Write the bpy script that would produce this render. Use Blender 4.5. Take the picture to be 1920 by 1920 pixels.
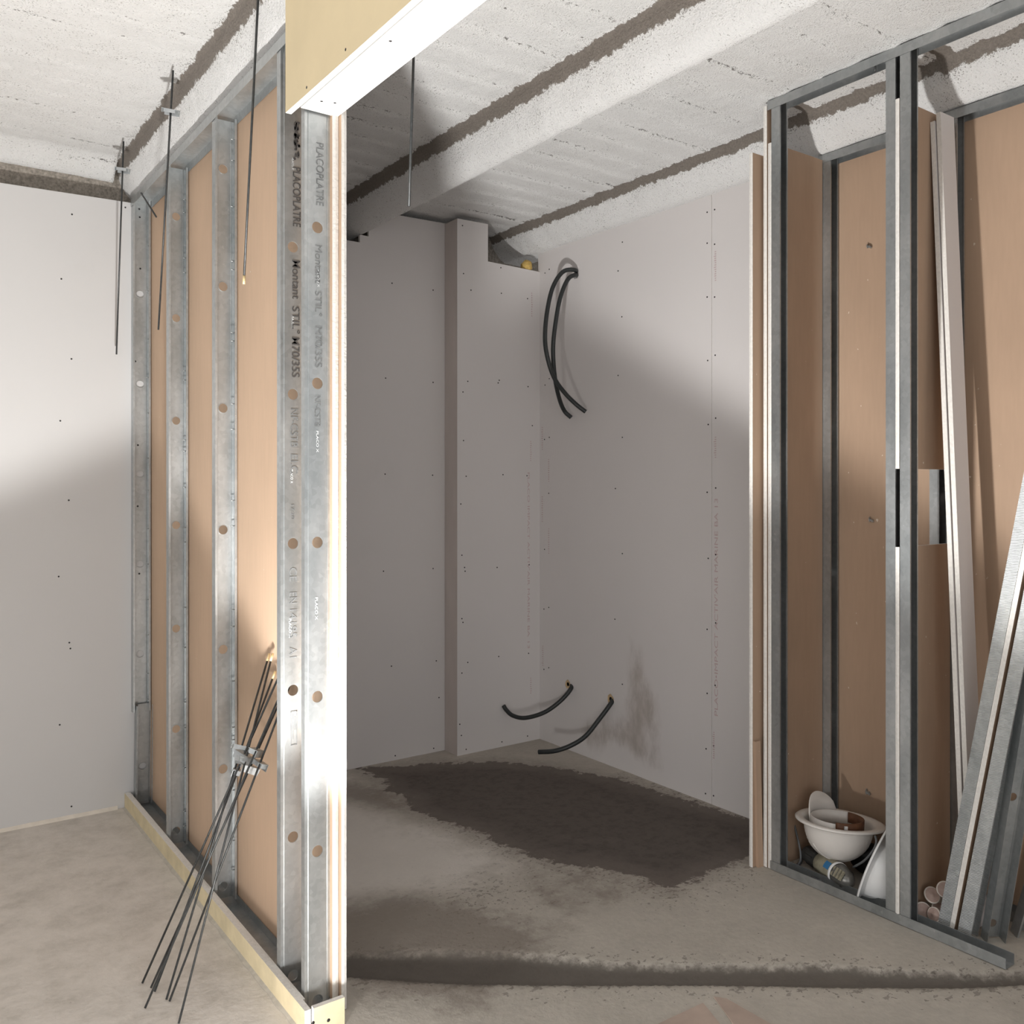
import bpy, bmesh, math, random
from mathutils import Vector, Matrix, noise as mnoise
random.seed(7)
scn = bpy.context.scene
COL = scn.collection
for o in list(bpy.data.objects): bpy.data.objects.remove(o)

# ---------------------------------------------------------------- camera, world, lights, exposure
# Plan units: 1 unit = camera height = 1.25 m.  X to the right wall, Y into the room along the partitions.
S = 1.25
FPX, CXP, CYP = 1680.0, 960.0, 907.0
YAW = math.atan(1205/1680)
FW = Vector((math.sin(YAW), math.cos(YAW), 0)); RT = Vector((math.cos(YAW), -math.sin(YAW), 0)); UP = Vector((0, 0, 1))
cam = bpy.data.cameras.new('camera'); camo = bpy.data.objects.new('camera', cam); COL.objects.link(camo)
cam.sensor_fit = 'HORIZONTAL'; cam.sensor_width = 36.0; cam.lens = 36.0*FPX/1920
cam.shift_y = -(960-CYP)/1920
cam.clip_start = 0.02
camo.location = (0, 0, S); camo.rotation_euler = (math.pi/2, 0, -YAW)
scn.camera = camo

world = bpy.data.worlds.new('daylight'); scn.world = world; world.use_nodes = True
bg = world.node_tree.nodes['Background']; bg.inputs[0].default_value = (0.985, 0.99, 1.0, 1); bg.inputs[1].default_value = 0.58

LAMP = Vector((0.36, 1.187, 0.046))*S
def lamp(name, kind, power, radius, color):
    d = bpy.data.lights.new(name, kind); d.energy = power; d.color = color; d.shadow_soft_size = radius
    o = bpy.data.objects.new(name, d); COL.objects.link(o); o.location = LAMP; return o, d
# work lamp standing on the floor by the door post: its flat front throws light over a half space
so, sd = lamp('floor_work_lamp', 'SPOT', 225, 0.045, (1.0, 0.995, 0.985))
sd.spot_size = math.pi; sd.spot_blend = 0.09
so.rotation_euler = Vector((-0.433, -0.494, 1.0)).to_track_quat('-Z', 'Y').to_euler()
po, pd = lamp('floor_work_lamp_spill', 'POINT', 25, 0.05, (1.0, 0.985, 0.97))

# added area fill behind the camera, not a source of the room
ad = bpy.data.lights.new('rear_fill', 'AREA'); ad.shape = 'RECTANGLE'; ad.size = 2.4; ad.size_y = 1.9; ad.energy = 40; ad.color = (0.99, 0.99, 1.0)
ao = bpy.data.objects.new('rear_fill', ad); COL.objects.link(ao); ao.location = (-1.35, -2.6, 1.35)
ao.rotation_euler = Vector((-0.62, -0.785, 0.02)).to_track_quat('Z', 'Y').to_euler()

vs = scn.view_settings
vs.view_transform = 'Standard'; vs.look = 'None'; vs.exposure = 0.0; vs.gamma = 1.0; vs.use_curve_mapping = False

# ---------------------------------------------------------------- helpers
def ray(u, v): return FW + RT*((u-CXP)/FPX) - UP*((v-CYP)/FPX)
EYE = Vector((0, 0, 1))
def onx(u, v, x): r = ray(u, v); return EYE + r*(x/r.x)
def project(p):
    d = Vector(p)-EYE; z = d.dot(FW); return CXP+FPX*d.dot(RT)/z, CYP-FPX*d.z/z
def ony(u, v, y): r = ray(u, v); return EYE + r*(y/r.y)
def onz(u, v, z=0.0): r = ray(u, v); return EYE + r*((z-1)/r.z)

class MB:
    def __init__(self): self.v = []; self.f = []; self.m = []; self.sm = []
    def add(self, vs_, fs, mat=0, smooth=False):
        b = len(self.v); self.v += [Vector(p) for p in vs_]
        for f in fs:
            self.f.append([b+i for i in f]); self.m.append(mat); self.sm.append(smooth)
    def box(self, x0, x1, y0, y1, z0, z1, mats=0):
        v = [(x0,y0,z0),(x1,y0,z0),(x1,y1,z0),(x0,y1,z0),(x0,y0,z1),(x1,y0,z1),(x1,y1,z1),(x0,y1,z1)]
        fs = [(0,3,2,1),(4,5,6,7),(0,1,5,4),(2,3,7,6),(3,0,4,7),(1,2,6,5)]   # -z +z -y +y -x +x
        if isinstance(mats, int): mats = [mats]*6
        for f, m in zip(fs, mats): self.add([v[i] for i in f], [(0,1,2,3)], m)
    def obox(self, c, ax, ay, az, mats=0):
        """oriented box, centre c, half-axis vectors"""
        c, ax, ay, az = map(Vector, (c, ax, ay, az))
        v = [c+sx*ax+sy*ay+sz*az for sz in (-1,1) for sx, sy in ((-1,-1),(1,-1),(1,1),(-1,1))]
        fs = [(0,3,2,1),(4,5,6,7),(0,1,5,4),(2,3,7,6),(3,0,4,7),(1,2,6,5)]
        if isinstance(mats, int): mats = [mats]*6
        for f, m in zip(fs, mats): self.add([v[i] for i in f], [(0,1,2,3)], m)
    def tube(self, pts, r, n=10, mat=0, cap=True):
        pts = [Vector(p) for p in pts]; rings = []
        up = Vector((0,0,1)); t0 = (pts[1]-pts[0]).normalized()
        if abs(t0.dot(up)) > .95: up = Vector((1,0,0))
        nrm = (up - t0*up.dot(t0)).normalized()
        for i, p in enumerate(pts):
            t = (pts[min(i+1,len(pts)-1)]-pts[max(i-1,0)]).normalized()
            nrm = (nrm - t*nrm.dot(t)).normalized(); b = t.cross(nrm)
            rr = r[i] if isinstance(r, (list, tuple)) else r
            rings.append([p+(nrm*math.cos(a)+b*math.sin(a))*rr for a in [2*math.pi*k/n for k in range(n)]])
        vs_ = [q for R in rings for q in R]; fs = []
        for i in range(len(pts)-1):
            for k in range(n):
                fs.append((i*n+k, i*n+(k+1)%n, (i+1)*n+(k+1)%n, (i+1)*n+k))
        self.add(vs_, fs, mat, True)
        if cap:
            self.add(rings[0], [tuple(range(n))[::-1]], mat); self.add(rings[-1], [tuple(range(n))], mat)
    def lathe(self, prof, M, n=40, mat=0, closed=False):
        """profile [(r,z)] about the local z axis, placed by matrix M"""
        vs_ = []; fs = []
        for r, z in prof:
            for k in range(n):
                a = 2*math.pi*k/n; vs_.append(M @ Vector((r*math.cos(a), r*math.sin(a), z)))
        L = len(prof)
        for i in range(L-1 if not closed else L):
            j = (i+1) % L
            for k in range(n): fs.append((i*n+k, i*n+(k+1)%n, j*n+(k+1)%n, j*n+k))
        self.add(vs_, fs, mat, True)
    def build(self, name, mats, parent=None, solid=0.0, merge=True):
        me = bpy.data.meshes.new(name)
        org = Vector(parent['org']) if parent is not None and 'org' in parent else Vector((0,0,0))
        me.from_pydata([tuple((p)*S) for p in self.v], [], self.f)
        for mt in (mats if isinstance(mats, (list, tuple)) else [mats]): me.materials.append(mt)
        me.polygons.foreach_set('material_index', self.m); me.polygons.foreach_set('use_smooth', self.sm)
        bm = bmesh.new(); bm.from_mesh(me)
        if merge: bmesh.ops.remove_doubles(bm, verts=bm.verts, dist=1e-5)
        bmesh.ops.recalc_face_normals(bm, faces=bm.faces) if merge == 2 else None
        bm.to_mesh(me); bm.free(); me.update()
        o = bpy.data.objects.new(name, me); COL.objects.link(o)
        if solid:
            md = o.modifiers.new('sheet', 'SOLIDIFY'); md.thickness = solid; md.offset = 0
        if parent is not None:
            o.parent = parent; o.matrix_parent_inverse = parent.matrix_basis.inverted()
        return o

def tag(o, label, cat, group=None):
    o['label'] = label; o['category'] = cat
    if group: o['group'] = group
    return o
def empty(name, loc, label, cat, group=None):
    o = bpy.data.objects.new(name, None); COL.objects.link(o); o.location = Vector(loc)*S; o.empty_display_size = .1
    return tag(o, label, cat, group)
def struct(o): o['kind'] = 'structure'; return o

# ---------------------------------------------------------------- materials
def NT(name):
    m = bpy.data.materials.new(name); m.use_nodes = True; nt = m.node_tree
    return m, nt, nt.nodes['Principled BSDF']
def nd(nt, t, **k):
    n = nt.nodes.new(t)
    for a, b in k.items():
        if a.startswith('i_'): n.inputs[int(a[2:])].default_value = b
        else: setattr(n, a, b)
    return n
def noise(nt, scale, detail=4, rough=.6, vec=None, sc3=None):
    n = nd(nt, 'ShaderNodeTexNoise'); n.inputs['Scale'].default_value = scale; n.inputs['Detail'].default_value = detail; n.inputs['Roughness'].default_value = rough
    if vec is None:
        tc = nd(nt, 'ShaderNodeTexCoord'); vec = tc.outputs['Object']
    if sc3:
        mp = nd(nt, 'ShaderNodeMapping'); mp.inputs['Scale'].default_value = sc3; nt.links.new(vec, mp.inputs['Vector']); vec = mp.outputs['Vector']
    nt.links.new(vec, n.inputs['Vector']); return n.outputs['Fac']
def ramp(nt, fac, stops):
    r = nd(nt, 'ShaderNodeValToRGB'); e = r.color_ramp.elements
    while len(e) < len(stops): e.new(0.5)
    for el, (p, c) in zip(e, stops):
        el.position = p; el.color = (c, c, c, 1) if isinstance(c, (int, float)) else (*c, 1)
    nt.links.new(fac, r.inputs[0]); return r.outputs[0]
def mix(nt, fac, a, b, mode='MIX'):
    n = nd(nt, 'ShaderNodeMix', data_type='RGBA', blend_type=mode)
    for s, i in ((fac, 0), (a, 6), (b, 7)):
        if hasattr(s, 'is_linked'): nt.links.new(s, n.inputs[i])
        elif isinstance(s, (int, float)): n.inputs[i].default_value = s if i == 0 else (s, s, s, 1)
        else: n.inputs[i].default_value = (*s, 1)
    return n.outputs[2]
def math_(nt, op, a, b=0.0, c=None, clamp=False):
    n = nd(nt, 'ShaderNodeMath', operation=op, use_clamp=clamp)
    for i, s in enumerate((a, b) if c is None else (a, b, c)):
        if hasattr(s, 'is_linked'): nt.links.new(s, n.inputs[i])
        else: n.inputs[i].default_value = s
    return n.outputs[0]
def sstep(nt, x, lo, hi):
    n = nd(nt, 'ShaderNodeMapRange', interpolation_type='SMOOTHSTEP'); nt.links.new(x, n.inputs[0])
    n.inputs[1].default_value = lo; n.inputs[2].default_value = hi; return n.outputs[0]
def bump(nt, b, h, strength, dist):
    n = nd(nt, 'ShaderNodeBump'); n.inputs['Strength'].default_value = strength; n.inputs['Distance'].default_value = dist
    nt.links.new(h, n.inputs['Height']); nt.links.new(n.outputs[0], b.inputs['Normal'])
def setin(b, **k):
    for a, v in k.items(): b.inputs[a.replace('_', ' ')].default_value = v
def attr(nt, name):
    a = nd(nt, 'ShaderNodeAttribute', attribute_name=name); return a.outputs['Fac']

def simple(name, col, rough=.6, metal=0.0, var=.12, scale=30, bmp=0.0, sc3=None):
    m, nt, b = NT(name); f = noise(nt, scale, 4, .6, sc3=sc3)
    lo = tuple(c*(1-var) for c in col); hi = tuple(min(1, c*(1+var)) for c in col)
    nt.links.new(ramp(nt, f, [(.3, lo), (.7, hi)]), b.inputs['Base Color'])
    setin(b, Roughness=rough, Metallic=metal)
    if bmp: bump(nt, b, f, bmp, .004)
    return m

def galvanised(name, base=.52, knurl=False):
    m, nt, b = NT(name)
    tc = nd(nt, 'ShaderNodeTexCoord')
    vo = nd(nt, 'ShaderNodeTexVoronoi'); vo.inputs['Scale'].default_value = 85; nt.links.new(tc.outputs['Object'], vo.inputs['Vector'])
    f1 = noise(nt, 9, 5, .65, sc3=(1, 1, .35)); f2 = noise(nt, 60, 3, .6)
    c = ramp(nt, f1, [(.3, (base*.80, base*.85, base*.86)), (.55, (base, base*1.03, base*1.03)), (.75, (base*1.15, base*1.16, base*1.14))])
    sp = ramp(nt, vo.outputs['Color'], [(0, .86), (1, 1.08)])
    c = mix(nt, .8, c, sp, 'MULTIPLY')
    dust = sstep(nt, f2, .66, .78)
    c = mix(nt, math_(nt, 'MULTIPLY', dust, .35), c, (.78, .77, .75))
    nt.links.new(c, b.inputs['Base Color'])
    nt.links.new(ramp(nt, f1, [(.2, .33), (.8, .52)]), b.inputs['Roughness'])
    b.inputs['Metallic'].default_value = .82
    if knurl:
        w = nd(nt, 'ShaderNodeTexWave', wave_type='BANDS', bands_direction='Z'); w.inputs['Scale'].default_value = 75; w.inputs['Distortion'].default_value = 1.5
        nt.links.new(tc.outputs['Object'], w.inputs['Vector']); bump(nt, b, w.outputs['Fac'], .5, .002)
    else:
        bump(nt, b, f2, .05, .002)
    return m

METAL = galvanised('galvanised_steel'); METALK = galvanised('knurled_steel', .6, True); METALD = galvanised('dull_steel', .42); METALR = galvanised('darker_galvanised_steel', .43)  # METALR: darker copy of the galvanised steel, for the right side

def board_face(name, col):
    m, nt, b = NT(name)
    f = noise(nt, 1.3, 3, .5); g = noise(nt, 140, 2, .5)
    c = ramp(nt, f, [(.3, tuple(x*.965 for x in col)), (.7, col)])
    d = noise(nt, 3.5, 6, .7, sc3=(1, 1, .6))
    c = mix(nt, math_(nt, 'MULTIPLY', sstep(nt, d, .6, .8), .12), c, tuple(x*.8 for x in col))
    nt.links.new(c, b.inputs['Base Color']); setin(b, Roughness=.78)
    bump(nt, b, g, .05, .001)
    return m
FACE = board_face('plasterboard_grey_face', (.655, .622, .608))
FACEL = board_face('plasterboard_pale_face', (.575, .563, .552))
def paper_back(name, col):
    m, nt, b = NT(name)
    f = noise(nt, 2.2, 4, .6, sc3=(1, 1, .5)); g = noise(nt, 90, 2, .5, sc3=(1, 1, .12)); s_ = noise(nt, 55, 2, .4)
    c = ramp(nt, f, [(.3, tuple(x*.9 for x in col)), (.7, tuple(x*1.06 for x in col))])
    c = mix(nt, .18, c, ramp(nt, g, [(.3, .86), (.7, 1.1)]), 'MULTIPLY')
    c = mix(nt, sstep(nt, s_, .77, .80), c, (.66, .56, .46))
    nt.links.new(c, b.inputs['Base Color']); setin(b, Roughness=.82); return m
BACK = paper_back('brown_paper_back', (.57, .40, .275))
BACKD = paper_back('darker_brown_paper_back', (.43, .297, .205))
CORE = simple('gypsum_core', (.74, .71, .665), .9, var=.08, scale=120, bmp=.5)
CREAM = simple('cream_board', (.73, .60, .38), .7, var=.04, scale=6)
CREAMD = simple('cream_board_dusty', (.64, .54, .35), .8, var=.12, scale=14)
WHITEB = simple('white_board', (.83, .82, .80), .7, var=.03, scale=9)
BLACK = simple('black_conduit', (.018, .021, .021), .45, var=.2, scale=60)
STEELD = simple('dark_threaded_steel', (.065, .068, .068), .42, metal=.55, var=.25, scale=90)
BRASS = simple('brass', (.85, .66, .36), .4, metal=.4, var=.1)
HOLE = simple('dark_hole', (.006, .006, .006), .9)
SCREW = simple('screw_head', (.028, .026, .026), .55, metal=.4)
INK = simple('black_ink', (.07, .065, .062), .6, var=.3, scale=70)
INKF = simple('faded_ink', (.17, .175, .175), .55, var=.3, scale=70)
INKW = simple('pale_emboss', (.80, .82, .82), .5, var=.05)
REDINK = simple('red_print', (.52, .385, .385), .75, var=.12, scale=200)
HELM = simple('white_helmet_plastic', (.74, .70, .655), .32, var=.04, scale=8)
HELMW = simple('clean_white_helmet_plastic', (.80, .80, .79), .28, var=.02, scale=8)
LEATH = simple('brown_leather_band', (.145, .062, .030), .6, var=.25, scale=40)
TOOLB = simple('tool_beige', (.30, .275, .20), .6, var=.3, scale=45)
TOOLD = simple('tool_dark', (.035, .034, .032), .6, var=.3, scale=50)
TOOLM = simple('tool_cast_metal', (.20, .195, .18), .38, metal=.6, var=.35, scale=40)
BLUE = simple('blue_label', (.035, .17, .36), .5)
CORDM = simple('grey_cord', (.13, .135, .14), .6)
SHADE = simple('shade_black', (.012, .012, .012), .9, var=.4, scale=60, bmp=.5)  # near-black colour of the lump that stands in for shadow
ANCH = simple('pinkish_plastic', (.38, .275, .235), .6, var=.12, scale=60)
ANCHE = simple('pale_plastic_edge', (.63, .57, .51), .6, var=.1, scale=60)
WOOL = simple('insulation_wool', (.62, .42, .13), .9, var=.2, scale=90, bmp=.6)
TILE = simple('terracotta_tile', (.46, .36, .30), .8, var=.14, scale=9)
GROUT = simple('mortar_line', (.46, .42, .36), .9, var=.1, scale=50, bmp=.4)
RINGM = simple('cut_gypsum', (.50, .36, .21), .9, var=.3, scale=70)
STAIN = None

# floor -----------------------------------------------------------------
def floor_mat():
    m, nt, b = NT('concrete_screed')
    f1 = noise(nt, 1.1, 5, .6); f2 = noise(nt, 7, 6, .65); f3 = noise(nt, 55, 3, .6); f4 = noise(nt, 24, 5, .72)
    base = ramp(nt, f1, [(.3, (.43, .392, .34)), (.7, (.525, .482, .422))])
    base = mix(nt, .55, base, ramp(nt, f2, [(.25, .80), (.75, 1.14)]), 'MULTIPLY')
    base = mix(nt, .35, base, ramp(nt, f3, [(.3, .82), (.7, 1.12)]), 'MULTIPLY')
    pale = sstep(nt, f2, .64, .74)
    base = mix(nt, math_(nt, 'MULTIPLY', pale, .22), base, (.70, .665, .61))
    n1 = math_(nt, 'MULTIPLY', math_(nt, 'SUBTRACT', f4, .5), .16)
    n2 = math_(nt, 'MULTIPLY', math_(nt, 'SUBTRACT', f2, .5), .26)
    # dark specks, denser where the 'dirt' attribute is high
    sp = noise(nt, 70, 2, .5); sp2 = noise(nt, 21, 4, .65, sc3=(1, 1.6, 1))
    dirt = attr(nt, 'dirt')
    th = math_(nt, 'SUBTRACT', .75, math_(nt, 'MULTIPLY', dirt, .15))
    spk = math_(nt, 'MAXIMUM', math_(nt, 'GREATER_THAN', sp, th), math_(nt, 'MULTIPLY', math_(nt, 'GREATER_THAN', sp2, math_(nt, 'ADD', th, -.03)), .8))
    base = mix(nt, math_(nt, 'MULTIPLY', spk, .6), base, (.12, .10, .085))
    dust = sstep(nt, math_(nt, 'ADD', attr(nt, 'dust'), math_(nt, 'ADD', n1, n2)), -.10, .10)  # pale dust; in the shower its colour also carries flare-like brightening
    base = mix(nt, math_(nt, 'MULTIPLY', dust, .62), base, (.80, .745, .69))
    # damp stain (soft), wet mortar (sharp), groove
    damp = sstep(nt, math_(nt, 'ADD', math_(nt, 'ADD', attr(nt, 'damp'), n1), n2), -.07, .05)
    base = mix(nt, math_(nt, 'MULTIPLY', damp, .68), base, (.19, .155, .128))
    grv = sstep(nt, math_(nt, 'ADD', attr(nt, 'groove'), math_(nt, 'MULTIPLY', n1, .35)), -.016, .010)
    base = mix(nt, math_(nt, 'MULTIPLY', grv, .86), base, mix(nt, f4, (.058, .050, .042), (.128, .109, .092)))
    wet = sstep(nt, math_(nt, 'ADD', math_(nt, 'ADD', attr(nt, 'wet'), math_(nt, 'MULTIPLY', n1, .75)), math_(nt, 'MULTIPLY', n2, .32)), -.004, .007)
    halo = sstep(nt, math_(nt, 'ADD', attr(nt, 'wet'), n1), -.09, .0)
    base = mix(nt, math_(nt, 'MULTIPLY', halo, .30), base, (.17, .135, .11))
    wc = mix(nt, sstep(nt, f4, .44, .64), (.112, .091, .078), (.084, .068, .058))
    core_ = sstep(nt, attr(nt, 'wet'), .02, .11)
    wc = mix(nt, core_, mix(nt, .5, wc, (.19, .158, .136)), wc)
    base = mix(nt, wet, base, wc)
    nt.links.new(base, b.inputs['Base Color']); setin(b, Roughness=.86)
    h = math_(nt, 'ADD', math_(nt, 'MULTIPLY', f3, .6), f4)
    bump(nt, b, h, .3, .006)
    return m
FLOORM = floor_mat()

def ceiling_mat():
    m, nt, b = NT('sprayed_plaster')
    f = noise(nt, 150, 4, .75); g = noise(nt, 2.5, 4, .6); h = noise(nt, 210, 3, .6); k = noise(nt, 34, 6, .75); k2 = noise(nt, 9, 4, .6)
    h2 = noise(nt, 75, 4, .7, sc3=(1, 1.7, 1))
    white = ramp(nt, g, [(.3, (.83, .82, .80)), (.7, (.89, .88, .865))])
    white = mix(nt, .5, white, ramp(nt, f, [(.30, .84), (.46, 1.04)]), 'MULTIPLY')
    mort = math_(nt, 'ADD', attr(nt, 'mortar'), math_(nt, 'ADD', math_(nt, 'MULTIPLY', math_(nt, 'SUBTRACT', k, .5), 2.4), math_(nt, 'MULTIPLY', math_(nt, 'SUBTRACT', k2, .5), 1.2)))
    mk = sstep(nt, mort, .40, .60)
    near = sstep(nt, attr(nt, 'mortar'), -.9, .6)
    groove = attr(nt, 'seam')
    th = math_(nt, 'SUBTRACT', .628, math_(nt, 'ADD', math_(nt, 'MULTIPLY', near, .07), math_(nt, 'MULTIPLY', groove, .03)))
    th = math_(nt, 'ADD', th, math_(nt, 'MULTIPLY', math_(nt, 'SUBTRACT', k2, .5), .22))
    spk = sstep(nt, math_(nt, 'SUBTRACT', h, th), 0, .05)
    crk = sstep(nt, math_(nt, 'SUBTRACT', math_(nt, 'ADD', h2, math_(nt, 'MULTIPLY', groove, .27)), .70), 0, .05)
    c = mix(nt, math_(nt, 'MULTIPLY', spk, .72), white, (.20, .175, .15))
    c = mix(nt, math_(nt, 'MULTIPLY', crk, .85), c, (.13, .115, .10))
    c = mix(nt, mk, c, mix(nt, f, (.105, .088, .074), (.37, .325, .28)))
    nt.links.new(c, b.inputs['Base Color']); setin(b, Roughness=.95)
    bump(nt, b, math_(nt, 'ADD', f, math_(nt, 'MULTIPLY', h, .5)), .8, .012)
    return m
CEILM = ceiling_mat()

# ---------------------------------------------------------------- ceiling
def lerp_list(a, st):
    out = []
    for (x0, *r0), (x1, *r1) in zip(a, a[1:]):
        L = math.hypot(x1-x0, r1[0]-r0[0]); n = max(1, int(L/st))
        for i in range(n):
            t = i/n; out.append((x0+(x1-x0)*t, *[p+(q-p)*t for p, q in zip(r0, r1)]))
    out.append(a[-1]); return out
def beam(x0, hz=1.88, wide=0.0, s=1.0):
    return [(x0-.030, 2.0, -1.0), (x0-.012, 2.0, .35), (x0-.004, 1.992, 1.2), (x0, 1.972, 1.2), (x0+.004, 1.957, .5),
            (x0+.012, 1.938, -.7), (x0+.024, 1.912, -1), (x0+.042, hz+.010, -1), (x0+.058, hz+.001, -1), (x0+.078+wide, hz, -1), (x0+.098+wide, hz+.02, -1), (x0+.108+wide, 1.95, -1), (x0+.113+wide, 2.0, -1)]
prof = [(-1.2, 2.0, -1)] + [(-.60, 2.0, -1)] + beam(-.085) + beam(.630, 1.882, .022) + beam(1.335) + \
       [(2.005, 2.0, -1), (2.030, 1.998, .35), (2.040, 1.992, 1.1), (2.046, 1.980, 1.1), (2.050, 1.968, .5), (2.058, 1.952, -.7), (2.072, 1.935, -1), (2.092, 1.915, -1), (2.112, 1.903, -1), (2.2, 1.90, -1), (2.22, 2.0, -1), (2.7, 2.0, -1)]
prof = lerp_list(prof, .0085)
xs_fine = [p for p in prof]
ys = [-1.2, -.6, -.1, .3, .5, .6, .7]
y = .76
while y < 3.03: ys.append(y); y += .0105
NX, NY = len(prof), len(ys)
vs_, mort, seam = [], [], []
seams = [1.137+.1005*k for k in range(-5, 19)]
def rect_sd(x, y, x0, x1, y0, y1): return min(x-x0, x1-x, y-y0, y1-y)
for j, Y in enumerate(ys):
    for i, (X, Z, mk) in enumerate(prof):
        # distance to the nearest seam between the vault strips
        wob = .008*mnoise.noise(Vector((X*9, Y*2, 0)))
        d = min(((Y+wob-s_) for s_ in seams), key=abs)
        flat = Z > 1.997
        sm = max(0, 1-abs(d)/.010) if flat else 0.0
        strength = .55+.9*mnoise.noise(Vector((X*2.2+3, round((Y+wob)/.1005)*5.1, 2)))
        tooth = 0
        if flat:
            t = ((Y+wob-seams[0])/.1005) % 1.0
            tooth = -.0065*(1-t) if t > .1 else -.0065*(1-t)*t/.1
            if X < .63: tooth *= .32
        n = mnoise.noise(Vector((X*38, Y*38, Z*38)))*.0022 + mnoise.noise(Vector((X*11, Y*11, Z*11)))*.002
        if Z > 1.9 and Y > 2.92 and X < .7: tooth -= .058*min(1, (Y-2.92)/.07)**1.5*(1 if flat else 0)
        fine = Y > .7 and -.2 < X < 2.25
        vs_.append((X+(n if not flat else 0), Y, Z+(n+tooth if fine else 0)))
        m = mk
        m = max(m, 1.2*min(1, max(-1, rect_sd(X, Y, 1.90, 2.055, 1.455, 1.50)/.012)) if Z > 1.90 else -1)
        m = max(m, 1.2*min(1, max(-1, rect_sd(X, Y, 1.90, 2.06, 1.075, 1.128)/.014)) if Z > 1.90 else -1)
        mort.append(m); seam.append(sm*max(0, strength))
mb = MB(); fs = [(j*NX+i, (j+1)*NX+i, (j+1)*NX+i+1, j*NX+i+1) for j in range(NY-1) for i in range(NX-1)]
mb.add(vs_, fs, 0, True)
ceil_o = struct(mb.build('ceiling', CEILM, merge=False))
for nm, data in (('mortar', mort), ('seam', seam)):
    a = ceil_o.data.attributes.new(nm, 'FLOAT', 'POINT'); a.data.foreach_set('value', data)
md = ceil_o.modifiers.new('slab', 'SOLIDIFY'); md.thickness = .05; md.offset = -1

# ---------------------------------------------------------------- floor
def poly_sd(poly):
    P = [Vector(p) for p in poly]
    def f(x, y):
        p = Vector((x, y)); d = 9; ins = False
        for a, b in zip(P, P[1:]+P[:1]):
            ab = b-a; t = max(0, min(1, (p-a).dot(ab)/ab.length_squared)); d = min(d, (p-a-ab*t).length)
            if (a.y > y) != (b.y > y) and x < (b.x-a.x)*(y-a.y)/(b.y-a.y)+a.x: ins = not ins
        return d if ins else -d
    return f
wet = poly_sd([(1.40,2.886),(1.53,2.80),(1.67,2.76),(1.83,2.66),(1.96,2.48),(2.065,2.26),(2.09,1.99),(2.14,1.78),(2.16,1.60),(1.894,1.578),(1.73,1.572),(1.60,1.572),(1.591,1.66),(1.545,1.77),(1.47,1.845),(1.436,1.953),(1.419,2.054),(1.425,2.144),(1.395,2.24),(1.363,2.341),(1.352,2.423),(1.40,2.512),(1.37,2.60),(1.40,2.70)])
damp = poly_sd([(.80,1.95),(.95,1.96),(1.03,1.93),(1.12,1.82),(1.18,1.71),(1.235,1.60),(1.19,1.52),(1.09,1.50),(1.02,1.47),(.955,1.44),(.90,1.50),(.80,1.60)])
damp2 = poly_sd([(1.40,1.87),(1.52,1.74),(1.58,1.64),(1.58,1.575),(1.44,1.60),(1.33,1.62),(1.30,1.70),(1.34,1.80)])
damp3 = poly_sd([(1.33,2.75),(1.40,2.5),(1.36,2.4),(1.27,2.45),(1.18,2.62),(1.2,2.8)])
pale_flare = poly_sd([(1.02,1.95),(1.20,1.90),(1.36,1.95),(1.34,2.15),(1.28,2.35),(1.24,2.6),(1.30,2.82),(.9,2.9),(.7,2.6),(.7,2.0)])  # dried whitish floor, with flare-like brightening also put into the colour
groove = poly_sd([(.76,1.80),(.824,1.751),(.967,1.661),(1.127,1.533),(1.255,1.392),(1.423,1.264),(1.603,1.135),(1.722,1.020),(1.91,.878),(2.05,.78),(2.02,.76),(1.876,.859),(1.758,.930),(1.59,1.052),(1.373,1.219),(1.165,1.368),(.985,1.50),(.91,1.563),(.788,1.675),(.74,1.72)])
fx = [-1.4, -1.0, -.6, -.2, .1, .3, .45, .55, .64]; x = .70
while x < 2.2: fx.append(x); x += .0115
fx += [2.25, 2.4, 2.7]
fy = [-1.2, -.6, -.2, .1, .3, .5]; y = .62
while y < 2.93: fy.append(y); y += .0115
fy += [2.95, 3.03]
vs_, A = [], {k: [] for k in ('wet', 'damp', 'groove', 'dirt', 'dust')}
for Y in fy:
    for X in fx:
        w = wet(X, Y); d = max(damp(X, Y), min(damp2(X, Y)-.02, .0)-.012, damp3(X, Y)-.03); g = groove(X, Y) if .7 < X < 2.2 else -1
        if X < .76: d = -1
        z = 0
        if .7 < X < 2.2 and .62 < Y < 2.95:
            z = -.010*max(0, min(1, (g+.004)/.014)) + .0012*mnoise.noise(Vector((X*9, Y*9, 1))) - .002*max(0, min(1, w/.04))
            if w > 0: z += .002*mnoise.noise(Vector((X*16, Y*16, 4)))
        vs_.append((X, Y, z))
        A['wet'].append(max(w, -.5)); A['damp'].append(max(d, -.5)); A['groove'].append(max(g, -.5))
        A['dust'].append(max(-.5, pale_flare(X, Y)) if X > .745 else (.035 if X < .66 else -.5))
        dirt = max(0, 1-abs(g)/.10) if g < 0 else 0
        dirt = max(dirt, max(0, 1-abs(w)/.22)*(1 if Y < 2.3 else .3), max(0, 1-abs(Vector((X-1.22, Y-1.83)).length)/.32)*1.0)
        A['dirt'].append(dirt if X > .78 else 0)
NXf = len(fx); mb = MB()
mb.add(vs_, [(j*NXf+i, j*NXf+i+1, (j+1)*NXf+i+1, (j+1)*NXf+i) for j in range(len(fy)-1) for i in range(NXf-1)], 0, True)
fl = struct(mb.build('floor', FLOORM, merge=False))
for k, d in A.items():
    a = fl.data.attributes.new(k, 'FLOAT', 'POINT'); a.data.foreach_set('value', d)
md = fl.modifiers.new('slab', 'SOLIDIFY'); md.thickness = .08; md.offset = -1

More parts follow.
